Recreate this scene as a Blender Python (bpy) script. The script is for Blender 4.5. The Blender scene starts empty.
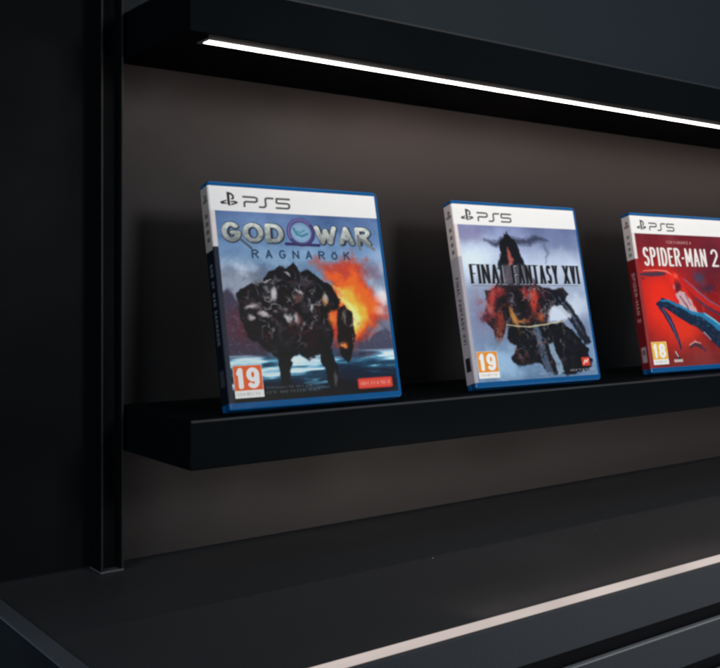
import bpy, bmesh, math, random
import numpy as np

random.seed(4)
scene = bpy.context.scene
COL = scene.collection
R = math.radians

# ------------------------------------------------------------------ helpers
def srgb(c):
    c = np.asarray(c, dtype=np.float64) / 255.0
    return np.where(c <= 0.04045, c / 12.92, ((c + 0.055) / 1.055) ** 2.4)

def tag(o, label=None, cat=None, group=None, kind=None):
    if label: o['label'] = label
    if cat: o['category'] = cat
    if group: o['group'] = group
    if kind: o['kind'] = kind
    return o

def empty(name, loc, label, cat, group=None):
    o = bpy.data.objects.new(name, None)
    COL.objects.link(o)
    o.location = loc
    o.empty_display_size = 0.02
    return tag(o, label, cat, group)

def link(name, me, mat, parent=None):
    o = bpy.data.objects.new(name, me)
    COL.objects.link(o)
    if mat is not None:
        me.materials.append(mat)
    if parent is not None:
        o.parent = parent
    return o

def bm_box(bm, x0, x1, y0, y1, z0, z1, bev=0.0, seg=2):
    r = bmesh.ops.create_cube(bm, size=1.0)
    vs = r['verts']
    for v in vs:
        v.co = ((x0 + x1) / 2 + v.co.x * (x1 - x0), (y0 + y1) / 2 + v.co.y * (y1 - y0), (z0 + z1) / 2 + v.co.z * (z1 - z0))
    if bev > 0:
        es = list({e for v in vs for e in v.link_edges})
        bmesh.ops.bevel(bm, geom=es, offset=bev, segments=seg, profile=0.5, affect='EDGES')

def bm_obj(name, bm, mat, parent=None):
    me = bpy.data.meshes.new(name)
    bm.normal_update()
    bm.to_mesh(me)
    bm.free()
    return link(name, me, mat, parent)

def box(name, x0, x1, y0, y1, z0, z1, mat, parent=None, bev=0.0, seg=2):
    """box in world metres; parented boxes are shifted into the parent's space"""
    bm = bmesh.new()
    bm_box(bm, x0, x1, y0, y1, z0, z1, bev, seg)
    if parent is not None:
        px, py, pz = parent.location
        bmesh.ops.translate(bm, verts=bm.verts, vec=(-px, -py, -pz))
    return bm_obj(name, bm, mat, parent)

# ------------------------------------------------------------------ materials
def laminate(name, col, rough=0.45, spec=0.5, bump=0.15, scale=900.0, smudge=0.10, tint=None):
    """powder-coated / laminate board: fine grain, faint smudges in the gloss"""
    m = bpy.data.materials.new(name); m.use_nodes = True
    nt = m.node_tree; N = nt.nodes; L = nt.links
    b = N['Principled BSDF']
    b.inputs['Specular IOR Level'].default_value = spec
    tc = N.new('ShaderNodeTexCoord')
    n1 = N.new('ShaderNodeTexNoise'); n1.inputs['Scale'].default_value = 7.0; n1.inputs['Detail'].default_value = 6.0
    n2 = N.new('ShaderNodeTexNoise'); n2.inputs['Scale'].default_value = scale; n2.inputs['Detail'].default_value = 3.0
    L.new(tc.outputs['Object'], n1.inputs['Vector']); L.new(tc.outputs['Object'], n2.inputs['Vector'])
    mr = N.new('ShaderNodeMapRange')
    mr.inputs['From Min'].default_value = 0.3; mr.inputs['From Max'].default_value = 0.7
    mr.inputs['To Min'].default_value = max(0.05, rough - smudge); mr.inputs['To Max'].default_value = rough + smudge
    L.new(n1.outputs['Fac'], mr.inputs['Value']); L.new(mr.outputs['Result'], b.inputs['Roughness'])
    cr = N.new('ShaderNodeValToRGB')
    t = tint or col
    cr.color_ramp.elements[0].position = 0.3; cr.color_ramp.elements[1].position = 0.7
    cr.color_ramp.elements[0].color = (col[0] * .85, col[1] * .85, col[2] * .85, 1)
    cr.color_ramp.elements[1].color = (t[0] * 1.12, t[1] * 1.12, t[2] * 1.12, 1)
    L.new(n2.outputs['Fac'], cr.inputs['Fac']); L.new(cr.outputs['Color'], b.inputs['Base Color'])
    bp = N.new('ShaderNodeBump'); bp.inputs['Strength'].default_value = bump; bp.inputs['Distance'].default_value = 0.0004
    L.new(n2.outputs['Fac'], bp.inputs['Height']); L.new(bp.outputs['Normal'], b.inputs['Normal'])
    return m

def plastic(name, col, rough=0.3):
    m = bpy.data.materials.new(name); m.use_nodes = True
    nt = m.node_tree; N = nt.nodes; L = nt.links
    b = N['Principled BSDF']
    b.inputs['Base Color'].default_value = (*col, 1)
    b.inputs['Specular IOR Level'].default_value = 0.22
    tc = N.new('ShaderNodeTexCoord')
    n = N.new('ShaderNodeTexNoise'); n.inputs['Scale'].default_value = 120.0; n.inputs['Detail'].default_value = 4.0
    L.new(tc.outputs['Object'], n.inputs['Vector'])
    mr = N.new('ShaderNodeMapRange'); mr.inputs['To Min'].default_value = rough - .04; mr.inputs['To Max'].default_value = rough + .1
    L.new(n.outputs['Fac'], mr.inputs['Value']); L.new(mr.outputs['Result'], b.inputs['Roughness'])
    return m

def emitter(name, col, strength):
    m = bpy.data.materials.new(name); m.use_nodes = True
    nt = m.node_tree; nt.nodes.clear()
    o = nt.nodes.new('ShaderNodeOutputMaterial'); e = nt.nodes.new('ShaderNodeEmission')
    e.inputs['Color'].default_value = (*col, 1); e.inputs['Strength'].default_value = strength
    nt.links.new(e.outputs[0], o.inputs['Surface'])
    return m

def printed(name, rough=0.38):
    """printed paper under clear film; the ink is stored per vertex, halftone grain on top"""
    m = bpy.data.materials.new(name); m.use_nodes = True
    nt = m.node_tree; N = nt.nodes; L = nt.links
    b = N['Principled BSDF']; b.inputs['Roughness'].default_value = rough
    b.inputs['Specular IOR Level'].default_value = 0.15
    a = N.new('ShaderNodeAttribute'); a.attribute_name = 'ink'
    L.new(a.outputs['Color'], b.inputs['Base Color'])
    return m

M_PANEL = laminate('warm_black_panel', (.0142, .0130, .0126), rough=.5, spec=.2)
M_PANEL_U = laminate('cold_lit_panel', (.0086, .0142, .0182), rough=.55, spec=.2)  # same wall as below, cold room light tinted into its colour
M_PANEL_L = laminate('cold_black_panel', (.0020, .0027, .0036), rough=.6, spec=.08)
M_SHELF = laminate('black_shelf_board', (.0018, .0031, .0041), rough=.55, spec=.04)
M_RAIL = laminate('black_rail_metal', (.0025, .0032, .004), rough=.6, spec=.05)
M_LIP = laminate('lit_lip_edge', (.008, .0095, .0105), rough=.45, spec=.2)  # lighter than the rail: light on its lips put into the colour
M_COUNTER = laminate('charcoal_counter_top', (.040, .0392, .0398), rough=.45, spec=.25)
M_FASCIA = laminate('grey_fascia', (.040, .044, .050), rough=.5, spec=.18)
M_TRIM = laminate('grey_metal_trim', (.078, .083, .088), rough=.5, spec=.35)
M_EDGE = laminate('pale_edge_highlight', (.22, .23, .235), rough=.35, spec=.5)  # bevel highlight of the drawer edges, put into the colour
M_SHEDGE = laminate('shelf_edge_highlight', (.020, .022, .024), rough=.4, spec=.3)  # reflected strip light on the shelf edges, put into the colour
M_VOID = laminate('matt_black_carcass', (.006, .0066, .009), rough=.75, spec=.15)
M_FLOOR = laminate('dark_floor_vinyl', (.02, .021, .023), rough=.5, spec=.35)
M_CASE = plastic('blue_case_plastic', (.003, .085, .25), rough=.17)
M_PRINT = printed('printed_sheet')
M_LED = emitter('led_diffuser_white', (1.0, .91, .86), 14.0)
M_STRIP = emitter('counter_diffuser', (1.0, .86, .81), .62)
def uneven(m, amount, scale):
    nt = m.node_tree; N = nt.nodes; L = nt.links
    e = next(n for n in N if n.type == 'EMISSION'); base = e.inputs['Strength'].default_value
    tc = N.new('ShaderNodeTexCoord'); n = N.new('ShaderNodeTexNoise'); n.inputs['Scale'].default_value = scale; n.inputs['Detail'].default_value = 3
    mr = N.new('ShaderNodeMapRange'); mr.inputs['From Min'].default_value = .3; mr.inputs['From Max'].default_value = .7
    mr.inputs['To Min'].default_value = base * (1 - amount); mr.inputs['To Max'].default_value = base * (1 + amount)
    L.new(tc.outputs['Object'], n.inputs['Vector']); L.new(n.outputs['Fac'], mr.inputs['Value']); L.new(mr.outputs['Result'], e.inputs['Strength'])
uneven(M_STRIP, .16, 9.0)
M_CAP = plastic('strip_end_plastic', (.35, .35, .34), rough=.45)
M_DUST = plastic('dust', (.20, .19, .18), rough=.8)

# ------------------------------------------------------------------ ink painter
class Ink:
    """paints a printed sheet in millimetres: x from the left, t from the top"""
    def __init__(s, x0, x1, t0, t1, res, seed=1):
        s.nx = int(round((x1 - x0) / res)) + 1; s.nt = int(round((t1 - t0) / res)) + 1
        s.xs = np.linspace(x0, x1, s.nx); s.ts = np.linspace(t0, t1, s.nt)
        s.X, s.T = np.meshgrid(s.xs, s.ts)
        s.img = np.zeros((s.nt, s.nx, 3)); s.res = res
        s.rng = np.random.default_rng(seed)

    def noise(s, size, octaves=4, sx=1.0, st=1.0, X=None, T=None):
        X = s.X if X is None else X; T = s.T if T is None else T
        out = np.zeros_like(X); amp = 1.0; tot = 0
        for o in range(octaves):
            g = s.rng.random((64, 64)); f = 2.0 ** o / size
            u = X * f / sx + 200; v = T * f / st + 200
            iu = np.floor(u).astype(int); iv = np.floor(v).astype(int)
            fu = u - iu; fv = v - iv
            fu = fu * fu * (3 - 2 * fu); fv = fv * fv * (3 - 2 * fv)
            a = g[iv % 64, iu % 64]; b = g[iv % 64, (iu + 1) % 64]
            c = g[(iv + 1) % 64, iu % 64]; d = g[(iv + 1) % 64, (iu + 1) % 64]
            out += amp * ((a * (1 - fu) + b * fu) * (1 - fv) + (c * (1 - fu) + d * fu) * fv)
            tot += amp; amp *= .55
        return out / tot

    def blend(s, col, a):
        s.img += (np.asarray(col, float).reshape((1, 1, 3) if np.ndim(col) == 1 else np.shape(col)) - s.img) * np.clip(a, 0, 1)[..., None]

    def ramp_t(s, stops):
        ts = [p[0] for p in stops]
        s.img = np.stack([np.interp(s.T, ts, [p[1][k] for p in stops]) for k in range(3)], -1)

    def sd_poly(s, pts, X=None, T=None):
        X = s.X if X is None else X; T = s.T if T is None else T
        d = np.full(X.shape, 1e9); inside = np.zeros(X.shape, bool)
        n = len(pts)
        for i in range(n):
            (ax, ay), (bx, by) = pts[i], pts[(i + 1) % n]
            ex, ey = bx - ax, by - ay
            k = np.clip(((X - ax) * ex + (T - ay) * ey) / (ex * ex + ey * ey + 1e-9), 0, 1)
            d = np.minimum(d, (X - ax - k * ex) ** 2 + (T - ay - k * ey) ** 2)
            if ay != by:
                c = ((ay > T) != (by > T)) & (X < (bx - ax) * (T - ay) / (by - ay) + ax)
                inside ^= c
        d = np.sqrt(d)
        return np.where(inside, -d, d)

    def poly(s, pts, col, soft=.4, a=1.0, warp=0.0, wsize=8.0):
        X, T = s.X, s.T
        if warp:
            X = X + (s.noise(wsize) - .5) * 2 * warp; T = T + (s.noise(wsize) - .5) * 2 * warp
        s.blend(col, a * np.clip(.5 - s.sd_poly(pts, X, T) / soft, 0, 1))

    def blob(s, cx, ct, rx, rt, col, a=1.0, power=1.5, warp=0.0, wsize=8.0, ang=0.0):
        X, T = s.X - cx, s.T - ct
        if warp:
            X = X + (s.noise(wsize) - .5) * 2 * warp; T = T + (s.noise(wsize) - .5) * 2 * warp
        if ang:
            c, n = math.cos(R(ang)), math.sin(R(ang)); X, T = X * c + T * n, -X * n + T * c
        d = (X / rx) ** 2 + (T / rt) ** 2
        s.blend(col, a * np.exp(-d ** power))

    def seg_dist(s, pts, wx=1.0, wt=1.0, widths=None, X=None, T=None):
        X = (s.X if X is None else X) / wx; T = (s.T if T is None else T) / wt
        best = np.full(X.shape, 1e9)
        for i in range(len(pts) - 1):
            ax, ay, bx, by = pts[i][0] / wx, pts[i][1] / wt, pts[i + 1][0] / wx, pts[i + 1][1] / wt
            ex, ey = bx - ax, by - ay
            k = np.clip(((X - ax) * ex + (T - ay) * ey) / (ex * ex + ey * ey + 1e-12), 0, 1)
            d = np.sqrt((X - ax - k * ex) ** 2 + (T - ay - k * ey) ** 2)
            if widths is not None:
                d = d - (widths[i] + (widths[i + 1] - widths[i]) * k)
            best = np.minimum(best, d)
        return best

    def ribbon(s, pts, widths, col, soft=.5, a=1.0, warp=0.0, wsize=8.0):
        X, T = s.X, s.T
        if warp:
            X = X + (s.noise(wsize) - .5) * 2 * warp; T = T + (s.noise(wsize) - .5) * 2 * warp
        d = s.seg_dist(pts, widths=widths, X=X, T=T)
        s.blend(col, a * np.clip(.5 - d / soft, 0, 1))

    def stroke(s, pts, w, col, a=1.0, wt=None, soft=None):
        """elliptical pen: half width w mm across, wt mm up and down"""
        wt = wt or w
        xs = [p[0] for p in pts]; ts = [p[1] for p in pts]
        i0, i1 = np.searchsorted(s.xs, [min(xs) - 3 * w - 1, max(xs) + 3 * w + 1])
        j0, j1 = np.searchsorted(s.ts, [min(ts) - 3 * wt - 1, max(ts) + 3 * wt + 1])
        if i1 <= i0 or j1 <= j0: return
        sl = (slice(j0, j1), slice(i0, i1))
        d = s.seg_dist(pts, wx=w, wt=wt, X=s.X[sl], T=s.T[sl])
        sf = (soft or .35) / min(w, wt)
        m = a * np.clip(.5 - (d - 1) / sf, 0, 1)
        c = np.asarray(col, float)
        c = c[sl] if c.ndim == 3 else c.reshape(1, 1, 3)
        s.img[sl] += (c - s.img[sl]) * m[..., None]

    def text(s, word, x0, x1, t_top, t_bot, w, col, gap=.28, wt=None, a=1.0, widths=None, soft=None, serif=0.0):
        """letters fitted into a box; strokes stay inside it"""
        ws = [GW.get(ch, 1.0) if widths is None else widths.get(ch, GW.get(ch, 1.0)) for ch in word]
        n = len(word); tot = sum(ws) + gap * (n - 1); u = (x1 - x0) / tot
        x = x0; wt = wt or w
        for ch, gw in zip(word, ws):
            for st in GL.get(ch, []):
                pts = []
                for px, py in st:
                    X = x + w + px * (gw * u - 2 * w); T = t_bot - wt - py * (t_bot - t_top - 2 * wt)
                    pts.append((X, T))
                s.stroke(pts, w, col, a, wt, soft)
                if serif:
                    for (px, py), (X, T) in ((st[0], pts[0]), (st[-1], pts[-1])):
                        if py in (0, 1): s.stroke([(X - serif, T), (X + serif, T)], .32, col, a, .34, soft)
            x += (gw + gap) * u

    def turned(s, word, t0, t1, x0, x1, w, col):
        """a title set sideways down the spine, letters' heads towards the front cover"""
        keep = s.stroke
        def sideways(pts, w_, c, a=1.0, wt=None, soft=None):
            keep([(x0 + x1 - T, X) for X, T in pts], w_, c, a, w_, soft)
        s.stroke = sideways
        s.text(word, t0, t1, x0, x1, w, col, gap=.3)
        s.stroke = keep

    def scribble(s, x0, x1, t, h, col, a=.8, dens=1.0):
        """lines of print too small to read"""
        x = x0
        while x < x1:
            wd = s.rng.uniform(.5, 1.1) * h
            k = s.rng.integers(0, 4)
            if k == 0: s.stroke([(x, t - h / 2), (x, t + h / 2)], h * .14, col, a)
            elif k == 1: s.stroke([(x, t - h / 2), (x + wd * .6, t - h / 2), (x + wd * .6, t + h / 2)], h * .13, col, a)
            elif k == 2: s.stroke([(x, t + h / 2), (x + wd * .3, t - h / 2), (x + wd * .6, t + h / 2)], h * .13, col, a)
            else: s.stroke([(x + wd * .6, t - h / 2), (x, t - h / 2), (x, t + h / 2), (x + wd * .6, t + h / 2)], h * .13, col, a)
            x += wd + h * (.35 if s.rng.random() > .16 else .9) / dens

    def rect(s, x0, x1, t0, t1, col, a=1.0, r=0.0, soft=.35):
        cx, ct = (x0 + x1) / 2, (t0 + t1) / 2
        qx = np.abs(s.X - cx) - (x1 - x0) / 2 + r; qt = np.abs(s.T - ct) - (t1 - t0) / 2 + r
        d = np.hypot(np.maximum(qx, 0), np.maximum(qt, 0)) + np.minimum(np.maximum(qx, qt), 0) - r
        s.blend(col, a * np.clip(.5 - d / soft, 0, 1))

    def punch(s, k=1.22, mid=104, sat=1.0):
        g = s.img @ np.array((.3, .59, .11))
        s.img = g[..., None] + (s.img - g[..., None]) * sat
        s.img = mid + (s.img - mid) * k

    def facets(s, mask, size, col, a, thr=.12):
        """thin broken edges catching light on rough rock"""
        n1 = s.noise(size, 3); n2 = s.noise(size * .7, 3, sx=.8, st=1.5)
        ridge = 1 - np.clip(np.abs(n1 - .5) / thr * 3, 0, 1)
        s.blend(col, ridge * np.clip((n2 - .45) * 5, 0, 1) * mask * a)

    def sheet(s, name, parent, place, mat=None, gain=1.0, grain=4.0):
        """turns the painted sheet into a mesh; place(x_mm, t_mm) -> local coordinates in metres"""
        img = np.clip(s.img + s.rng.normal(0, grain, s.img.shape[:2])[..., None], 3, 255)
        lin = np.clip(srgb(img) * gain, 0.002, .86)
        P = np.stack(place(s.X, s.T), -1).reshape(-1, 3)
        nx, nt = s.nx, s.nt
        idx = np.arange(nx * nt).reshape(nt, nx)
        q = np.stack([idx[1:, :-1], idx[1:, 1:], idx[:-1, 1:], idx[:-1, :-1]], -1).reshape(-1)
        nf = len(q) // 4
        me = bpy.data.meshes.new(name)
        me.vertices.add(nx * nt); me.vertices.foreach_set('co', P.astype(np.float32).ravel())
        me.loops.add(nf * 4); me.loops.foreach_set('vertex_index', q.astype(np.int32))
        me.polygons.add(nf); me.polygons.foreach_set('loop_start', np.arange(0, nf * 4, 4, dtype=np.int32))
        me.update(calc_edges=True)
        at = me.color_attributes.new('ink', 'FLOAT_COLOR', 'POINT')
        c = np.ones((nx * nt, 4), np.float32); c[:, :3] = lin.reshape(-1, 3)
        at.data.foreach_set('color', c.ravel())
        me.validate()
        return link(name, me, mat or M_PRINT, parent)

def arc(cx, cy, rx, ry, a0, a1, n=14):
    return [(cx + rx * math.cos(R(a0 + (a1 - a0) * i / n)), cy + ry * math.sin(R(a0 + (a1 - a0) * i / n))) for i in range(n + 1)]

_P = [(0, 0), (0, 1), (.5, 1)] + arc(.5, .76, .5, .24, 90, -90) + [(0, .52)]
_O = arc(.5, .5, .5, .5, 0, 360, 26)
GL = {
    'A': [[(0, 0), (.5, 1), (1, 0)], [(.2, .32), (.8, .32)]],
    'C': [arc(.5, .5, .5, .5, 48, 312, 20)],
    'D': [[(0, 0), (0, 1), (.4, 1)] + arc(.4, .5, .6, .5, 90, -90) + [(0, 0)]],
    'E': [[(1, 1), (0, 1), (0, 0), (1, 0)], [(0, .52), (.8, .52)]],
    'F': [[(1, 1), (0, 1), (0, 0)], [(0, .52), (.8, .52)]],
    'G': [arc(.5, .5, .5, .5, 48, 350, 20) + [(.98, .46), (.6, .46)]],
    'I': [[(.5, 0), (.5, 1)]],
    'K': [[(0, 0), (0, 1)], [(1, 1), (.05, .48)], [(.32, .6), (1, 0)]],
    'L': [[(0, 1), (0, 0), (1, 0)]],
    'M': [[(0, 0), (0, 1), (.5, .25), (1, 1), (1, 0)]],
    'N': [[(0, 0), (0, 1), (1, 0), (1, 1)]],
    'O': [_O], 'Ö': [arc(.5, .4, .5, .4, 0, 360, 22), [(.25, 1), (.27, 1)], [(.73, 1), (.75, 1)]],
    'P': [_P], 'R': [_P, [(.45, .52), (1, 0)]],
    'S': [arc(.5, .75, .5, .25, 25, 270, 14) + arc(.5, .25, .5, .25, 90, -155, 14)],
    'T': [[(0, 1), (1, 1)], [(.5, 1), (.5, 0)]],
    'V': [[(0, 1), (.5, 0), (1, 1)]],
    'W': [[(0, 1), (.27, 0), (.5, .8), (.73, 0), (1, 1)]],
    'X': [[(0, 1), (1, 0)], [(0, 0), (1, 1)]],
    'Y': [[(0, 1), (.5, .45), (1, 1)], [(.5, .45), (.5, 0)]],
    '-': [[(0, .45), (1, .45)]],
    '1': [[(.05, .78), (.55, 1), (.55, 0)]],
    '2': [arc(.5, .72, .5, .28, 165, -25, 14) + [(0, 0), (1, 0)]],
    '8': [arc(.5, .76, .44, .24, 0, 360, 18), arc(.5, .26, .5, .26, 0, 360, 18)],
    '9': [arc(.5, .7, .5, .3, 0, 360, 20), [(1, .7), (.98, .35)] + arc(.5, .3, .48, .3, -5, -140, 10)],
}
GW = {'I': .32, '-': .5, 'M': 1.25, 'W': 1.4, '1': .7, ' ': .55, 'O': 1.1, 'E': .85, 'F': .8, 'L': .8}

# ------------------------------------------------------------------ print: parts shared by the covers
W, Hc, TH = 135.0, 170.0, 14.0           # case size in millimetres
DARKINK = (38, 34, 36)

def console_mark(k, cx, ct, s, col):
    """upright bowl-and-stem over a lying swoosh"""
    def m(pts): return [(cx + x * s, ct - y * s) for x, y in pts]
    k.poly(m([(-.13, .62), (-.13, -.5), (.09, -.6), (.09, .42)]), col, .3)
    k.poly(m([(.02, .66), (.3, .56), (.46, .38), (.48, .12), (.36, -.02), (.2, .0), (.2, .12), (.3, .12), (.3, .3), (.22, .4), (.02, .47)]), col, .3)
    k.poly(m([(-.13, .66), (.1, .64), (.1, .46), (-.13, .5)]), col, .3)
    k.poly(m([(-.2, -.06), (-.62, -.2), (-.76, -.32), (-.62, -.45), (-.2, -.42), (-.2, -.3), (-.42, -.31), (-.42, -.26), (-.2, -.18)]), col, .3)
    k.poly(m([(.16, -.14), (.5, -.1), (.76, -.2), (.7, -.34), (.16, -.54), (.16, -.4), (.46, -.29), (.46, -.24), (.16, -.27)]), col, .3)

def wordmark(k, x0, x1, t0, t1, col, w=.62):
    u = (x1 - x0); h = t1 - t0
    def m(pts): return [(x0 + x * u, t0 + y * h) for x, y in pts]
    k.stroke(m([(0, .0), (.24, .0), (.285, .08), (.29, .24), (.285, .4), (.24, .5), (.05, .5), (.015, .6), (.01, 1)]), w, col)
    k.stroke(m([(.64, .0), (.52, .0), (.475, .08), (.47, .3), (.47, .8), (.455, .92), (.42, 1), (.335, 1)]), w, col)
    k.stroke(m([(1, .0), (.72, .0), (.715, .1), (.71, .42), (.74, .48), (.94, .48), (.985, .56), (.99, .76), (.98, .92), (.94, 1), (.7, 1)]), w, col)

def header(parent):
    k = Ink(-.95, 131.9, 3.7, 22.6, .3, 11)
    k.img[:] = (238, 235, 231)
    console_mark(k, 14.2, 13.6, 8.6, DARKINK)
    wordmark(k, 25.0, 60.0, 11.0, 18.4, (70, 66, 66), .72)
    return k.sheet('header_banner', parent, lambda X, T: wrap(X, T, .20), grain=2)

def badge(parent, digits, col, band=(240, 236, 230)):
    k = Ink(4.6, 25.2, 138.0, 161.6, .25, 5)
    k.img[:] = band
    k.rect(4.9, 24.9, 138.3, 156.2, col)
    k.text(digits, 6.6, 23.0, 139.8, 155.0, 1.75, (250, 244, 236), gap=.16, wt=1.5, widths={'1': .62, '9': 1, '8': 1})
    k.scribble(7.0, 23.0, 158.9, 1.3, (120, 110, 104), .8)
    return k.sheet('rating_badge', parent, lambda X, T: (X / 1000, np.full_like(X, -.00040), (Hc - T) / 1000), grain=2)

def wrap(X, T, out):
    """the sheet lies flat on the front and bends round the left edge on to the spine"""
    r = 1.45
    th = np.clip((1.3 - X) / r, 0, math.pi / 2)
    x = np.where(X >= 1.3, X, 1.3 - (r + out - .12) * np.sin(th))
    y = np.where(X >= 1.3, -out, 1.3 + .03 - (r + out - .12 + .03 - .0) * np.cos(th))
    return x / 1000, y / 1000, (Hc - T) / 1000

def front_place(X, T):
    return wrap(X, T, .12)

def spine_place(X, T):       # X runs 0..14 from the back edge to the front edge
    return np.full_like(X, -.00015), (TH - X) / 1000, (Hc - T) / 1000

# ------------------------------------------------------------------ cover 1: sea stacks, fire and a stormy sky
def cover_storm(parent):
    k = Ink(-.95, 131.9, 22.6, 164.8, .33, 21)
    k.ramp_t([(22, (92, 116, 156)), (45, (104, 134, 172)), (62, (112, 138, 168)), (85, (120, 134, 156)), (105, (96, 98, 118)), (128, (74, 74, 94)),
              (134, (50, 92, 120)), (150, (30, 62, 84)), (156, (18, 30, 42)), (163, (16, 22, 30))])
    n = k.noise(28, 5, sx=1.6); k.img += ((n - .5) * 95)[..., None]
    n = k.noise(13, 4); k.blend((176, 186, 202), np.clip((n - .52) * 3.2, 0, 1) * np.exp(-((k.T - 80) / 26) ** 2) * .8)
    k.blob(60, 56, 40, 9, (132, 168, 196), .5, warp=6)
    k.blob(14, 78, 24, 13, (214, 220, 230), .95, warp=9, wsize=12)
    k.facets(np.exp(-(((k.X - 14) / 20) ** 2 + ((k.T - 78) / 14) ** 2)), 12, (96, 104, 124), .7, .25)                    # snow slope
    k.poly([(0, 68), (10, 62), (22, 70), (34, 64), (40, 74), (20, 82), (8, 96), (0, 104)], (92, 100, 120), 5, .55, 5)
    k.poly([(0, 88), (7, 82), (14, 94), (26, 100), (30, 134), (0, 134)], (70, 62, 80), 3, .9, 4)
    k.blob(16, 110, 17, 13, (98, 48, 60), .75, warp=6)
    k.poly([(84, 132), (100, 122), (112, 118), (121, 110), (132, 118), (132, 136), (84, 136)], (78, 78, 98), 2, .95, 2.5)
    k.poly([(112, 119), (121, 110), (126, 114), (118, 118), (112, 124)], (150, 150, 165), 2, .6, 2)
    # fire
    def flame(pts, col, soft, a, w): k.poly(pts, col, soft, a, w, 7)
    flame([(74, 60), (92, 64), (104, 56), (116, 60), (117, 74), (128, 88), (129, 103), (118, 112), (104, 124), (88, 128), (76, 114), (82, 92), (86, 78)], (196, 62, 40), 9, .9, 7)
    flame([(84, 70), (98, 74), (108, 66), (114, 80), (122, 94), (118, 106), (104, 120), (90, 124), (86, 104), (92, 88)], (238, 104, 34), 7, .9, 6)
    flame([(88, 78), (97, 84), (104, 82), (112, 96), (112, 106), (104, 117), (95, 120), (94, 104), (96, 94)], (252, 172, 58), 6, .9, 5)
    flame([(92, 84), (99, 92), (105, 100), (106, 112), (100, 117), (98, 104)], (255, 226, 140), 5, .85, 4)
    k.blob(120, 66, 9, 8, (122, 74, 84), .55, warp=5)
    k.blob(127, 88, 7, 8, (236, 228, 226), .75, warp=4)
    k.blob(125, 100, 5, 4, (232, 196, 180), .6, warp=3)
    # water
    s = k.noise(9, 4, sx=3.6, st=.55)
    band = np.clip((k.T - 130) / 4, 0, 1) * np.clip((159 - k.T) / 6, 0, 1)
    k.blend((112, 178, 206), np.clip((s - .5) * 7, 0, 1) * band * .85)
    k.blend((206, 228, 238), np.clip((s - .62) * 10, 0, 1) * band * .9)
    k.blend((16, 40, 60), np.clip((.43 - s) * 8, 0, 1) * band * .8)
    # the dark rock arch
    rock = (24, 23, 27)
    k.poly([(12, 84), (20, 80), (32, 76), (37, 70), (46, 63), (52, 65), (58, 60), (62, 69), (70, 67), (78, 74), (86, 80), (92, 90),
            (89, 98), (80, 101), (84, 118), (80, 128), (84, 142), (85, 161), (77, 162), (73, 146), (70, 132), (60, 137), (53, 130), (48, 136),
            (45, 157), (38, 158), (38, 134), (28, 126), (18, 118), (14, 104)], rock, 1.4, .97, 2.4, 6)
    k.poly([(88, 100), (94, 95), (100, 100), (101, 118), (97, 130), (93, 140), (88, 136), (86, 120)], (28, 25, 28), 1.4, .96, 2, 5)
    m = k.noise(7, 4); rockmask = np.exp(-(((k.X - 50) / 38) ** 2 + ((k.T - 98) / 30) ** 2) ** 2)
    k.blend((70, 64, 68), np.clip((m - .56) * 6, 0, 1) * rockmask * .8)
    k.blend((62, 22, 28), np.clip((k.noise(11, 3) - .45) * 4, 0, 1) * np.exp(-(((k.X - 48) / 34) ** 2 + ((k.T - 119) / 13) ** 2)) * .85)
    for x, t, rx, rt, a, c in ((40, 86, 2.6, 6, .85, (178, 170, 172)), (45, 97, 4, 2.5, .5, (130, 118, 118)), (58, 88, 4, 4, .6, (126, 100, 92)),
                               (50, 105, 2, 4, .85, (188, 186, 186)), (56, 106, 2, 4, .7, (170, 168, 170)), (24, 94, 5, 2.4, .7, (176, 150, 150)),
                               (31, 101, 3.5, 3, .75, (196, 176, 176)), (22, 103, 2.6, 2, .7, (190, 184, 186)), (79, 91, 2, 4, .8, (216, 150, 90)),
                               (84, 105, 3, 6, .85, (240, 120, 40)), (90, 126, 3.2, 2.4, .95, (246, 126, 46)), (94, 104, 1.4, 6, .6, (150, 140, 140)),
                               (64, 78, 6, 1.6, .45, (92, 92, 100)), (36, 80, 5, 1.6, .4, (96, 96, 106)), (81, 152, 1.6, 6, .5, (150, 140, 140))):
        k.blob(x, t, rx, rt, c, a, warp=2.2, wsize=4)
    k.facets(rockmask, 12, (140, 136, 142), .8, .2); k.facets(rockmask, 16, (112, 62, 58), .65, .2)
    k.facets(rockmask, 9, (186, 182, 184), .6, .16); k.facets(rockmask, 7, (60, 58, 62), .7, .2)
    k.facets(np.exp(-(((k.X - 94) / 8) ** 2 + ((k.T - 116) / 20) ** 2) ** 2), 8, (170, 150, 140), .8, .18)
    k.facets(np.clip((k.T - 100) / 8, 0, 1) * np.clip((134 - k.T) / 4, 0, 1) * np.clip((np.abs(k.X - 60) - 36) / 6, 0, 1), 5, (120, 112, 130), .6)
    k.punch(1.3, 104, .86)
    for x, t, rx, rt, ang in ((40, 85, 1.8, 5, 10), (48, 103, 1.6, 3.4, -10), (55, 104, 1.8, 3.6, 15), (32, 100, 3, 1.6, 20), (22, 95, 4, 1.3, -15), (23, 103, 2.2, 1.4, 0),
                              (60, 84, 3, 1.2, 30), (68, 96, 1.2, 4, 0), (80, 88, 1.3, 4, -15), (36, 76, 4, .9, -12), (52, 70, 3.4, .9, 18)):
        k.blob(x, t, rx, rt, (208, 202, 202), .8, warp=1.8, wsize=3, ang=ang)
    # title
    def metal():
        g = np.clip((k.T - 30.5) / 15, 0, 1)[..., None]
        c = np.array((222, 224, 214)) * (1 - g) + np.array((128, 134, 132)) * g
        return c + ((k.noise(2.2, 3) - .5) * 80)[..., None]
    met = metal()
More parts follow.
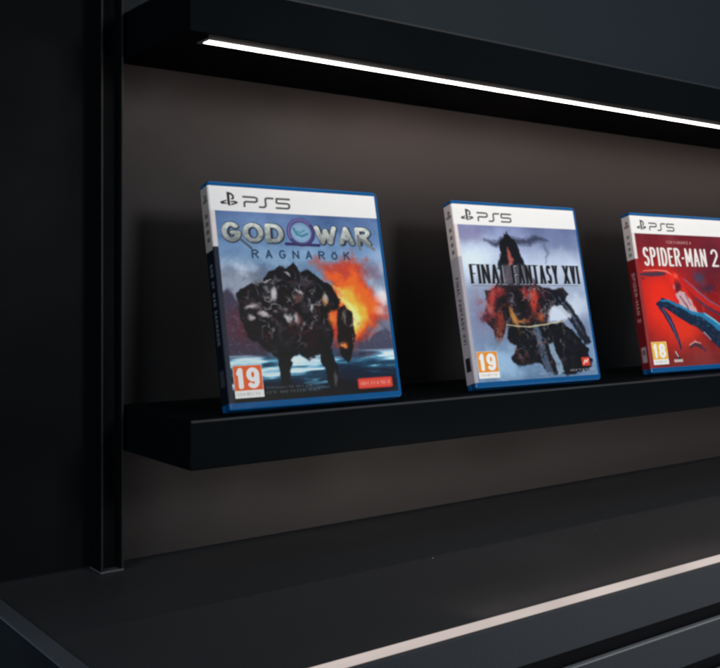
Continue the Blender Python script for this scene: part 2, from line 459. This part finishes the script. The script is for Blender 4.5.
    for word, x0, x1 in (('GOD', 6.0, 53.0), ('WAR', 76.5, 124.5)):
        k.text(word, x0 + .5, x1 + .7, 30.6, 47.0, 2.85, (40, 48, 60), gap=.04, wt=2.3, soft=1.0)
        k.text(word, x0 + .7, x1 - .4, 31.0, 46.0, 1.95, met, gap=.1, wt=1.5)
    k.stroke([(20, 44), (25, 48.5), (27, 50.5)], 1.0, (84, 92, 100))                  # spur under the first letter
    k.stroke([(113.5, 38), (114.0, 49.5)], 1.1, (110, 116, 120)); k.stroke([(116, 41), (126, 49)], 1.2, (120, 124, 122))
    k.stroke([(66.5 + 9.6 * math.cos(R(a)), 37 + 9.6 * math.sin(R(a))) for a in range(0, 361, 12)], 1.7, (62, 50, 104))
    k.stroke([(66.5 + 9.9 * math.cos(R(a)), 36.7 + 9.9 * math.sin(R(a))) for a in range(150, 330, 12)], .6, (122, 104, 160))
    k.stroke([(54, 46.5), (80, 46.9)], 1.2, (52, 44, 92))
    k.blob(66.5, 37, 8.4, 8.4, (150, 186, 208), .75, power=3)
    k.stroke([(61, 34), (63, 38.5), (67, 40), (71.5, 38)], .9, (66, 128, 148)); k.stroke([(62.5, 36), (66, 37.2), (69.5, 35)], .7, (84, 146, 160))
    k.text('RAGNARÖK', 26.8, 104.4, 51.4, 58.3, .62, (34, 62, 92), gap=.95)
    # foot of the sheet: small print and the publisher's red label
    k.scribble(27.5, 62, 155.6, 1.4, (128, 132, 136), .75); k.scribble(27.5, 68, 158.9, 1.6, (140, 142, 144), .75)
    k.rect(98.4, 127.6, 153.0, 161.2, (214, 54, 42), 1, 1.4); k.rect(99.6, 126.4, 154.2, 160.0, (232, 92, 74), .7, 1)
    k.scribble(101, 125.5, 157.1, 1.7, (250, 206, 186), .75)
    k.rect(-5, 3.4, 22, 50, (226, 214, 210)); k.rect(-5, 3.4, 50, 170, (30, 36, 50))  # sheet wraps round to the spine
    return k.sheet('cover_art', parent, front_place)

def spine_dark(parent):
    k = Ink(.7, 12.75, 3.7, 164.8, .4, 31)
    k.img[:] = (20, 24, 34)
    k.rect(-2, 16, 0, 52, (176, 166, 160))  # white band greyed, the shade on it put into the colour
    console_mark(k, 7, 13, 5.2, (60, 44, 42))
    for t in (24, 30, 36, 42): k.rect(4.6, 9.4, t, t + 3.2, (92, 78, 74), .8)
    k.rect(3.4, 10.6, 140, 152, (74, 80, 88), .7)
    k.turned('GOD OF WAR RAGNARÖK', 62, 122, 4.6, 9.4, .42, (112, 120, 130))
    return k.sheet('spine_label', parent, spine_place)

# ------------------------------------------------------------------ cover 2: a dark crag with embers in pale mist
def cover_mist(parent):
    k = Ink(-.95, 131.9, 22.6, 164.8, .33, 22)
    k.ramp_t([(22, (112, 122, 164)), (40, (138, 150, 186)), (60, (176, 190, 212)), (85, (150, 164, 190)), (110, (126, 142, 172)), (140, (112, 140, 172)), (163, (98, 128, 160))])
    k.img += ((k.noise(30, 5) - .5) * 70)[..., None]
    k.blob(16, 52, 22, 20, (206, 220, 232), .85, warp=9, wsize=16)
    k.blob(10, 30, 20, 9, (124, 116, 158), .7, warp=5)
    k.blob(100, 60, 30, 20, (184, 194, 214), .6, warp=8, wsize=14)
    k.blob(112, 34, 22, 10, (104, 116, 156), .6, warp=6)
    k.blob(12, 112, 16, 26, (120, 128, 160), .6, warp=8)
    k.blob(26, 150, 26, 14, (150, 186, 214), .8, warp=7)
    k.blob(118, 98, 18, 12, (196, 206, 220), .8, warp=6)
    dark = (26, 27, 34)
    # smoke drifting off the crag's tip
    k.ribbon([(30, 36), (40, 40), (50, 37)], [.5, 2.2, 3.2], (52, 58, 78), 3.5, .85, 3, 7)
    k.ribbon([(58, 36), (72, 38), (84, 33), (98, 35)], [3.0, 2.4, 2.6, .5], (58, 64, 86), 3.5, .85, 3, 7)
    k.ribbon([(92, 36), (95, 46), (91, 56)], [1.2, 1.6, .4], (90, 98, 126), 3, .6, 3, 6)
    k.poly([(38, 62), (43, 50), (45, 38), (50, 31), (54, 28), (58, 34), (64, 42), (66, 54), (72, 64), (60, 70), (46, 70)], dark, 1.4, .96, 2.6, 5)
    k.ribbon([(52, 44), (54, 54), (51, 66)], [.8, 2.2, 1.0], (196, 98, 84), 2, .85, 2, 4)
    # body of the crag
    k.poly([(44, 60), (66, 60), (78, 78), (92, 82), (106, 80), (112, 88), (92, 98), (84, 114), (62, 118), (40, 116), (32, 128), (24, 118), (16, 108), (24, 96), (22, 84), (36, 78)], (44, 34, 40), 1.6, .96, 3, 7)
    k.poly([(90, 82), (104, 86), (114, 100), (122, 114), (130, 134), (122, 136), (112, 118), (102, 104), (90, 94)], (34, 38, 50), 1.6, .95, 2, 6)
    k.ribbon([(100, 90), (112, 106), (122, 126)], [.8, 1.2, .5], (96, 106, 126), 1.2, .7, 1, 5)
    k.poly([(40, 118), (66, 114), (100, 114), (112, 122), (122, 136), (128, 150), (122, 160), (96, 163), (74, 160), (68, 150), (48, 152), (40, 146), (46, 134), (38, 128)], dark, 1.8, .97, 3, 7)
    k.poly([(67, 116), (73, 116), (76, 136), (82, 160), (76, 163), (70, 146)], (84, 104, 130), 1.6, .8, 1.5, 5)
    k.poly([(80, 134), (86, 132), (94, 160), (88, 163)], (150, 180, 204), 1.6, .8, 1.8, 5)
    m = k.noise(7, 4); k.blend((58, 60, 70), np.clip((m - .55) * 6, 0, 1) * np.exp(-(((k.X - 84) / 36) ** 2 + ((k.T - 134) / 20) ** 2) ** 2) * .7)
    # embers
    body = np.exp(-(((k.X - 50) / 34) ** 2 + ((k.T - 98) / 22) ** 2) ** 2)
    k.blend((176, 46, 44), np.clip((k.noise(11, 4) - .5) * 6, 0, 1) * body * .9)
    for x, t, rx, rt, c, a, g in ((28, 90, 5, 10, (206, 66, 60), .85, 20), (24, 100, 4, 6, (196, 104, 104), .7, 0), (37, 84, 6, 5, (190, 52, 48), .8, 0),
                                  (72, 92, 4, 13, (214, 66, 46), .9, 10), (64, 86, 4, 5, (168, 40, 40), .8, 0), (48, 108, 3, 12, (206, 140, 60), .85, -18),
                                  (56, 112, 7, 2, (196, 120, 56), .7, 0), (77, 108, 5, 5, (196, 92, 50), .8, 0), (34, 112, 3, 12, (150, 58, 40), .8, 8),
                                  (20, 108, 6, 4, (104, 44, 62), .8, 0), (30, 122, 4, 9, (128, 66, 50), .8, 10)):
        k.blob(x, t, rx, rt, c, a, warp=2.4, wsize=5, ang=g)
    k.blob(40, 98, 4.5, 9, (30, 26, 32), .9, warp=2); k.blob(58, 98, 5, 9, (30, 26, 32), .85, warp=2)
    k.ribbon([(40, 115), (64, 117), (84, 115), (104, 112)], [.5, .8, .8, .4], (196, 178, 140), .8, .85, .8, 5)
    k.poly([(88, 98), (104, 98), (112, 108), (98, 113), (86, 112)], (198, 208, 220), 2, .85, 2.5, 5)
    cm = np.exp(-(((k.X - 70) / 52) ** 2 + ((k.T - 112) / 44) ** 2) ** 2) * np.clip((150 - k.img.mean(-1)) / 60, 0, 1)
    k.facets(cm, 11, (128, 132, 150), .65, .2); k.facets(cm, 9, (186, 176, 172), .5, .16); k.facets(cm, 13, (170, 80, 62), .5, .2); k.facets(cm, 8, (12, 12, 18), .8, .25)
    k.punch(1.25, 118, .78)
    # title
    k.rect(9.5, 126, 59, 77.5, (196, 204, 218), .32, 2, 3)
    tw = dict(widths={'I': .34, 'F': .8, 'N': 1.0, 'A': 1.0, 'L': .75, 'T': .9, 'S': .8, 'Y': .95, 'X': .95, 'V': .8}, gap=.16)
    for word, x0, x1 in (('FINAL', 9.4, 46.5), ('FANTASY', 52.5, 103.5), ('XVI', 109.0, 127.6)):
        k.text(word, x0 + .5, x1 + .5, 59.2, 77.6, 1.5, (214, 218, 226), wt=.7, a=.8, **tw)
        k.text(word, x0, x1, 59.0, 77.0, 1.42, (18, 18, 24), wt=.45, serif=1.75, **tw)
    k.stroke([(9.5, 78.6), (126, 78.6)], .3, (70, 72, 86), .6)
    # foot
    k.rect(115.4, 124.6, 147.8, 155.8, (206, 62, 40), 1, .6); k.stroke([(117.5, 153.6), (119.5, 150.4), (121, 152.6), (122.6, 149.8)], .7, (246, 206, 190))
    k.scribble(101, 128.5, 159.2, 1.5, (196, 190, 190), .85); k.scribble(67, 84, 160.6, 1.1, (190, 196, 204), .7)
    k.rect(-5, 3.4, 22, 52, (228, 214, 208)); k.rect(-5, 3.4, 52, 170, (176, 168, 174))
    return k.sheet('cover_art', parent, front_place)

def spine_pale(parent):
    k = Ink(.7, 12.75, 3.7, 164.8, .4, 32)
    k.img[:] = (196, 182, 184)
    k.img += ((k.noise(16, 3) - .5) * 30)[..., None]
    k.rect(-2, 16, 0, 52, (232, 216, 208))
    console_mark(k, 7, 13, 6.0, (54, 38, 40))
    for t, h in ((25, 3.4), (32, 3.2), (38.5, 3.4), (45, 3.6)): k.rect(5.0, 9.2, t, t + h, (120, 98, 96), .85, .8)
    k.rect(3.2, 11, 142, 154, (36, 34, 40), .95, .6)
    k.turned('FINAL FANTASY XVI', 70, 130, 4.6, 9.4, .42, (58, 50, 58))
    return k.sheet('spine_label', parent, spine_place)

# ------------------------------------------------------------------ cover 3: sweeping ribbons on red
def cover_red(parent):
    k = Ink(-.95, 131.9, 22.6, 164.8, .33, 23)
    k.ramp_t([(22, (112, 40, 50)), (50, (124, 36, 44)), (80, (150, 36, 38)), (110, (142, 36, 38)), (140, (132, 44, 44)), (163, (122, 48, 46))])
    k.img += ((k.noise(26, 4) - .5) * 30)[..., None]
    k.blob(28, 96, 34, 40, (228, 52, 34), .95, power=1.2, warp=8, wsize=20)
    k.blob(52, 124, 30, 20, (222, 60, 36), .8, warp=6, wsize=16)
    k.blob(112, 56, 26, 30, (92, 36, 50), .8, warp=8, wsize=18)
    k.blob(86, 70, 9, 8, (58, 74, 100), .75, warp=4, wsize=7); k.blob(96, 82, 12, 5, (52, 50, 74), .7, warp=4, wsize=7)
    # red ribbon arching from the left, dark along its upper edge
    k.ribbon([(5, 68), (20, 64.5), (38, 65), (48, 72), (58, 88), (72, 104)], [1.2, 2.0, 3.2, 7.5, 8, 4], (206, 44, 36), .9, .97, 1.0, 9)
    k.ribbon([(4, 67), (18, 66.5), (36, 66)], [1.2, 2.6, 2.0], (66, 56, 74), .9, .9, .8, 6)
    k.ribbon([(5, 70), (8, 72)], [.9, .5], (54, 46, 62), .8, .9)
    k.ribbon([(8, 62.8), (26, 61.8), (40, 63), (52, 70)], [.4, .6, .7, .4], (226, 148, 130), .7, .8)
    k.blob(50, 72, 7, 8, (222, 52, 40), .95, power=2.2); k.blob(52, 68, 3, 2.5, (240, 110, 86), .7)
    k.blob(53, 80, 5, 7, (70, 32, 44), .85, warp=2, wsize=4); k.blob(48, 80, 1.8, 3, (206, 150, 150), .6, warp=1)
    k.ribbon([(60, 72), (74, 84), (90, 96), (108, 104), (131, 116)], [3.0, 4.2, 3.6, 2.6, 2.0], (184, 42, 38), .9, .95, 1.2, 7)
    k.ribbon([(64, 71), (80, 84), (96, 95), (120, 106)], [.8, 1.2, .9, .6], (120, 96, 120), .8, .8, .8, 5)
    k.ribbon([(76, 92), (94, 104), (118, 116)], [1.0, 1.4, .8], (66, 60, 86), .8, .85, .8, 5)
    # pale knot where the ribbons cross
    k.poly([(48, 88), (60, 84), (70, 96), (76, 108), (68, 116), (58, 108), (52, 98)], (190, 176, 182), 1.6, .85, 2.6, 5)
    k.ribbon([(54, 90), (62, 100), (66, 112)], [.7, .8, .5], (80, 50, 64), .7, .85, .8, 4); k.ribbon([(62, 88), (68, 100)], [.6, .5], (96, 60, 76), .7, .8, .6, 4)
    # the deep blue ribbon sweeping to the lower right corner
    k.ribbon([(22, 98), (30, 97), (44, 103), (60, 112), (78, 118), (100, 134), (131, 160)], [2.2, 5.2, 6.4, 6.6, 8.2, 10, 12], (24, 44, 66), .9, .98, .9, 9)
    k.ribbon([(26, 94.5), (36, 95), (50, 100), (68, 108), (86, 112), (108, 127), (131, 146)], [.8, 1.4, 1.6, 1.8, 3.0, 3.6, 4.2], (40, 126, 168), 1.6, .9, .9, 6)
    k.ribbon([(86, 109), (106, 121), (131, 138)], [.7, 1.0, 1.4], (120, 206, 226), 1.2, .85, .8, 5)
    k.ribbon([(24, 101), (34, 114), (41, 130), (45, 146)], [2.6, 3.4, 2.4, 1.2], (36, 44, 70), .9, .97, .8, 6)
    k.ribbon([(27, 103), (37, 120), (43, 138)], [.5, .8, .4], (118, 112, 150), .8, .7)
    k.ribbon([(58, 146), (64, 142), (72, 144), (80, 150)], [1.0, 2.4, 2.4, 1.0], (74, 50, 62), .9, .9, 1.2, 4)
    k.ribbon([(58, 143), (66, 139), (74, 142)], [.6, .9, .5], (206, 160, 156), .8, .8, .8, 4)
    k.ribbon([(82, 130), (90, 138)], [1.0, .5], (206, 176, 176), .8, .7, .8, 4)
    rm = np.exp(-(((k.X - 80) / 60) ** 2 + ((k.T - 108) / 40) ** 2) ** 2)
    k.facets(rm * np.clip((k.img[..., 2] - k.img[..., 0]) / 20, 0, 1), 6, (90, 150, 180), .5, .18)
    k.facets(rm * np.clip((120 - k.img.mean(-1)) / 60, 0, 1), 9, (196, 110, 104), .35, .16)
    k.punch(1.15, 96)
    # title
    k.scribble(46.5, 83.5, 31.0, 2.4, (214, 176, 172), .9)
    wd = {'S': .85, 'P': .85, 'I': .4, 'D': .9, 'E': .78, 'R': .9, '-': .42, 'M': 1.1, 'A': .95, 'N': .95, '2': .85}
    k.text('SPIDER-MAN', 11.6, 102.0, 37.8, 58.4, 1.65, (92, 24, 34), wt=1.3, gap=.14, widths=wd, a=.7)
    k.text('SPIDER-MAN', 11.2, 101.4, 37.2, 57.6, 1.45, (240, 230, 224), wt=1.05, gap=.17, widths=wd)
    k.text('2', 108.6, 119.6, 37.2, 57.2, 1.45, (240, 230, 224), wt=1.05)
    # foot: small maker's mark
    k.rect(33, 45, 157.2, 160.2, (206, 196, 190), .9, .5); k.poly([(36, 148), (40, 154), (44, 157), (38, 157.4)], (44, 38, 40), .5); k.stroke([(36.5, 149), (39.5, 154.5)], .5, (220, 210, 204))
    k.rect(-5, 3.4, 22, 50, (228, 216, 212)); k.rect(-5, 3.4, 50, 170, (150, 44, 44))
    return k.sheet('cover_art', parent, front_place)

def spine_red(parent):
    k = Ink(.7, 12.75, 3.7, 164.8, .4, 33)
    k.img[:] = (132, 30, 34)
    k.rect(-2, 16, 0, 50, (232, 218, 212))
    console_mark(k, 7, 13, 6.0, (96, 38, 38))
    for t, h in ((24, 3.4), (31, 3.2), (37, 3.4), (43, 3.6)): k.rect(5.0, 9.2, t, t + h, (128, 118, 116), .85, .8)
    k.rect(3.4, 10.8, 142, 158, (200, 186, 184), .9, .6); k.rect(5, 9, 145, 150, (90, 80, 84), .8)
    k.turned('SPIDER-MAN 2', 64, 116, 4.6, 9.4, .42, (222, 178, 174))
    return k.sheet('spine_label', parent, spine_place)

# ------------------------------------------------------------------ the plastic shell
def shell(parent):
    def outline(i):
        x0, x1, z0, z1 = i, W - i, i, Hc - i
        pts = []
        for cx, cz, r0, a in ((x1, z1, 4.2, 0), (x0, z1, 1.6, 90), (x0, z0, 1.6, 180), (x1, z0, 3.2, 270)):
            r = max(r0 - i, .25); sx = -1 if cx == x1 else 1; sz = -1 if cz == z1 else 1
            for j in range(7):
                an = R(a + 90 * j / 6)
                pts.append((cx + sx * r + r * math.cos(an), cz + sz * r + r * math.sin(an)))
        return pts
    layers = [(1.35, 0), (.75, .12), (.3, .5), (.06, 1.1), (0, 1.7), (0, 6.3), (.5, 6.6), (.5, 7.3), (0, 7.6), (0, 12.8), (.16, 13.4), (.55, 13.82), (1.15, 14)]
    bm = bmesh.new(); rings = []
    for i, y in layers:
        rings.append([bm.verts.new((x / 1000, y / 1000, z / 1000)) for x, z in outline(i)])
    for a, b in zip(rings, rings[1:]):
        n = len(a)
        for j in range(n):
            f = bm.faces.new((a[j], b[j], b[(j + 1) % n], a[(j + 1) % n])); f.smooth = True
    bm.faces.new(list(reversed(rings[0]))); bm.faces.new(rings[-1])
    bmesh.ops.recalc_face_normals(bm, faces=bm.faces)
    return bm_obj('case_shell', bm, M_CASE, parent)

CASES = 'game cases standing on the lower shelf'
SH_TOP = -.0901
def game_case(x, y, yaw, lean, label, art, spine, digits, badge_col):
    """x, y: lower left front corner; the case leans back on its rear bottom edge"""
    o = empty('game_case', (x, y, SH_TOP + .0003 + TH / 1000 * math.sin(lean)), label, 'game case', CASES)
    o.rotation_euler = (-lean, 0, yaw)
    shell(o); art(o); header(o); badge(o, digits, badge_col); spine(o)
    return o

game_case(.304, .740, -.009, .245, 'blue-edged game case with a dark rock arch and orange fire on its grey-blue cover',
          cover_storm, spine_dark, '19', (232, 96, 38))
game_case(.515, .749, -.062, .255, 'blue-edged game case with a pale misty cover, dark crag and red embers',
          cover_mist, spine_pale, '19', (232, 146, 44))
game_case(.735, .761, -.062, .218, 'blue-edged game case with a bright red cover crossed by a deep blue ribbon',
          cover_red, spine_red, '18', (236, 182, 44))

# ------------------------------------------------------------------ shelves
YB = .878                                  # face of the wall panels
YF = .7318                                 # front edge of both shelves
XL, XR = .2741, 2.30
o = empty('wall_shelf', (XL, YB, .1738), 'upper black wall shelf with a glowing white light strip along its underside', 'shelf', 'black wall shelves')
box('board', XL, XR, YF, YB - .0006, .1738, .2091, M_SHELF, o, .0007)
box('edge_highlight', XL + .0006, XR, YF - .0003, YF + .0013, .2076, .2093, M_SHEDGE, o, .0003)  # thin lighter strip, a painted highlight along the front edge
box('light_strip', 0.2932, XR - .02, 0.7516, .7596, .1731, .1742, M_LED, o)
box('end_cap', .2906, .2929, .7484, .7631, .1728, .1742, M_CAP, o)
o = empty('wall_shelf', (XL, YB, -.1238), 'lower black wall shelf with three blue-edged game cases standing on it', 'shelf', 'black wall shelves')
box('board', XL, XR, YF, YB - .0006, -.1238, SH_TOP, M_SHELF, o, .0009)
box('edge_highlight', XL + .0006, XR, YF - .0003, YF + .0015, SH_TOP - .0016, SH_TOP + .0002, M_SHEDGE, o, .0004)

# ------------------------------------------------------------------ wall panels and the slotted upright
p = box('wall_cladding', .2640, 2.40, YB, YB + .018, -.2110, .1900, M_PANEL)
tag(p, 'wide brownish black wall panel behind the game cases and below the upper shelf', 'wall cladding', kind='thing')
p = box('wall_cladding', .2640, 2.40, YB, YB + .018, .1915, 1.30, M_PANEL_U)
tag(p, 'wall panel above the upper shelf, cold light tinted into its colour', 'wall cladding', kind='thing')
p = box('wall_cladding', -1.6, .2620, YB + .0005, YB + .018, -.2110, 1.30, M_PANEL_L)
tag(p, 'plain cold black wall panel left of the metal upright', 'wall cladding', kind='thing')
o = empty('slotted_upright', (.263, YB, -.2125), 'narrow black metal upright standing on the counter at the left ends of the shelves', 'upright')
bm = bmesh.new()
x0, x1, yf = .2560, .2716, .8535
prof = [(x0, YB - .0004), (x0, yf), (x0 + .0022, yf), (x0 + .0022, yf + .009), (x1 - .0022, yf + .009), (x1 - .0022, yf), (x1, yf), (x1, YB - .0004)]
lo = [bm.verts.new((x - .263, y - YB, 0.0)) for x, y in prof]; hi = [bm.verts.new((x - .263, y - YB, 1.5)) for x, y in prof]
for j in range(len(prof)):
    k = (j + 1) % len(prof); bm.faces.new((lo[j], lo[k], hi[k], hi[j]))
bm.faces.new(lo); bm.faces.new(hi)
bmesh.ops.recalc_face_normals(bm, faces=bm.faces)
bmesh.ops.bevel(bm, geom=[e for e in bm.edges if abs(e.verts[0].co.z - e.verts[1].co.z) > 1], offset=.0006, segments=2, affect='EDGES')
bm_obj('rail', bm, M_RAIL, o)
for lx in (x0 + .0002, x1 - .0014):
    box('lip_highlight', lx, lx + .0012, yf - .0008, yf + .0002, -.2112, 1.28, M_LIP, o, .0002)
box('foot_plate', 0.2557, .2719, .8528, YB - .001, -.2126, -.2112, M_TRIM, o, .0004)

# ------------------------------------------------------------------ counter
CT = -.2130
CX = .1784
o = empty('display_counter', (CX, .544, -1.05), 'long charcoal display counter with a pale light strip along its front edge', 'counter')
box('counter_top', CX, 2.40, .5441, .93, -.2433, CT, M_COUNTER, o, .0006)
box('light_strip', .1892, 2.39, .5446, .5578, CT - .001, CT + .0007, M_STRIP, o)
box('side_trim', CX - .0003, .1884, .5446, YB - .001, CT - .001, CT + .0008, M_TRIM, o, .0004)
box('fascia', CX + .001, 2.40, .5417, .5439, -.2431, CT - .0006, M_FASCIA, o, .0004)
box('side_shade', CX - .0006, CX - .0001, .5444, .90, -.2431, CT - .0012, M_VOID, o)  # thin dark sheet added to paint shade on the counter's side
box('carcass', CX + .012, 2.38, .572, .93, -1.05, -.2435, M_VOID, o)
for z1, z0 in ((-.2556, -.2836), (-.2960, -.44), (-.452, -.60), (-.612, -.76), (-.772, -.98)):
    d = box('drawer_front', CX + .002, 2.40, .5430, .5475, z0, z1 - .0009, M_FASCIA, o, .0006)
    e = box('edge_highlight', CX + .002, 2.40, .5424, .5470, z1 - .0007, z1 + .0004, M_EDGE, o, .0003)  # pale strip painted as the drawer's edge highlight
    e.parent = d

# a few crumbs of dust on the counter top
bm = bmesh.new()
rg = random.Random(9)
def crumb(x, y, s):
    r = bmesh.ops.create_icosphere(bm, subdivisions=1, radius=s)
    for v in r['verts']:
        v.co = (v.co.x * rg.uniform(.7, 1.6) + x, v.co.y * rg.uniform(.7, 1.4) + y, v.co.z * .5 + CT + s * .4)
crumb(.452, .716, .00055); crumb(.606, .70, .0005)
for _ in range(26): crumb(rg.uniform(.22, 1.2), rg.uniform(.575, .86), rg.uniform(.00012, .0003))
d = bm_obj('dust', bm, M_DUST)
tag(d, 'tiny pale specks of dust lying on the charcoal counter top', 'dust', kind='stuff')

# floor
f = box('floor', -6, 8, -6, 1.6, -1.12, -1.05, M_FLOOR)
tag(f, 'dark floor under the counter', 'floor', kind='structure')

# ------------------------------------------------------------------ lights
def look(o, at):
    from mathutils import Vector
    d = Vector(at) - o.location
    o.rotation_euler = d.to_track_quat('-Z', 'Y').to_euler()

def area(name, loc, at, size, power, col, spread=180):
    l = bpy.data.lights.new(name, 'AREA'); l.shape = 'DISK'; l.size = size; l.energy = power; l.color = col; l.spread = R(spread)
    ob = bpy.data.objects.new(name, l); COL.objects.link(ob); ob.location = loc; look(ob, at)
    return ob

def spot(name, loc, at, cone, blend, radius, power, col):
    l = bpy.data.lights.new(name, 'SPOT'); l.spot_size = R(cone); l.spot_blend = blend; l.shadow_soft_size = radius; l.energy = power; l.color = col
    ob = bpy.data.objects.new(name, l); COL.objects.link(ob); ob.location = loc; look(ob, at)
    return ob

spot('ceiling_spot', (.66, -.95, .43), (.76, .80, .0), 44, .85, .17, 62, (1.0, .97, .95))
area('low_fill', (1.5, -.7, -.1), (.75, .85, -.12), .6, 4, (1.0, .93, .89))  # added fill lamp low in front, stands for no fixture
l = bpy.data.lights.new('strip_throw', 'AREA'); l.shape = 'RECTANGLE'; l.size = 1.83; l.size_y = .0106; l.energy = 1.15; l.color = (1.0, .69, .60); l.spread = R(70)
ob = bpy.data.objects.new('strip_throw', l); COL.objects.link(ob); ob.location = (1.36, .7556, .1726)
ob.rotation_euler = (R(68), 0, 0)          # added lamp at the strip, tilted to throw extra light at the wall
l = bpy.data.lights.new('strip_throw_end', 'AREA'); l.shape = 'RECTANGLE'; l.size = .15; l.size_y = .0106; l.energy = .042; l.color = (1.0, .72, .63); l.spread = R(80)
ob = bpy.data.objects.new('strip_throw_end', l); COL.objects.link(ob); ob.location = (.3695, .7556, .1726)
ob.rotation_euler = (R(68), 0, 0)          # added weaker lamp, eases the light where the main throw stops
l = bpy.data.lights.new('counter_strip_throw', 'AREA'); l.shape = 'RECTANGLE'; l.size = 2.0; l.size_y = .0128; l.energy = 1.0; l.color = (1.0, .83, .75); l.spread = R(60)
ob = bpy.data.objects.new('counter_strip_throw', l); COL.objects.link(ob); ob.location = (1.39, .5512, CT + .0012)
ob.rotation_euler = (R(98), 0, 0)          # the counter strip washes the wall behind the counter
area('room_glow', (-1.6, -.9, .55), (.4, .8, -.05), 1.2, 21, (.86, .94, 1.0))
area('ceiling_panel', (2.1, -.4, 1.5), (1.3, .85, .25), 1.0, 5, (.70, .86, 1.0))

w = bpy.data.worlds.new('World'); scene.world = w; w.use_nodes = True
bg = w.node_tree.nodes['Background']
bg.inputs['Color'].default_value = (.46, .72, 1.0, 1); bg.inputs['Strength'].default_value = .17

# ------------------------------------------------------------------ camera
cam = bpy.data.cameras.new('camera')
co = bpy.data.objects.new('camera', cam); COL.objects.link(co)
cam.sensor_fit = 'HORIZONTAL'; cam.sensor_width = 36.0
cam.lens = 1041.0 / 720.0 * 36.0
cam.shift_x = -(697 - 360) / 720.0
cam.shift_y = -(334 - 288) / 720.0
cam.clip_start = .01; cam.clip_end = 60
co.location = (0, 0, 0)
co.rotation_euler = (R(90), 0, R(-46.5))
scene.camera = co

scene.view_settings.view_transform = 'Standard'
scene.view_settings.look = 'None'
scene.view_settings.exposure = 0
scene.view_settings.gamma = 1
scene.cycles.filter_width = 2.7
scene.cycles.max_bounces = 6
scene.cycles.use_denoising = True
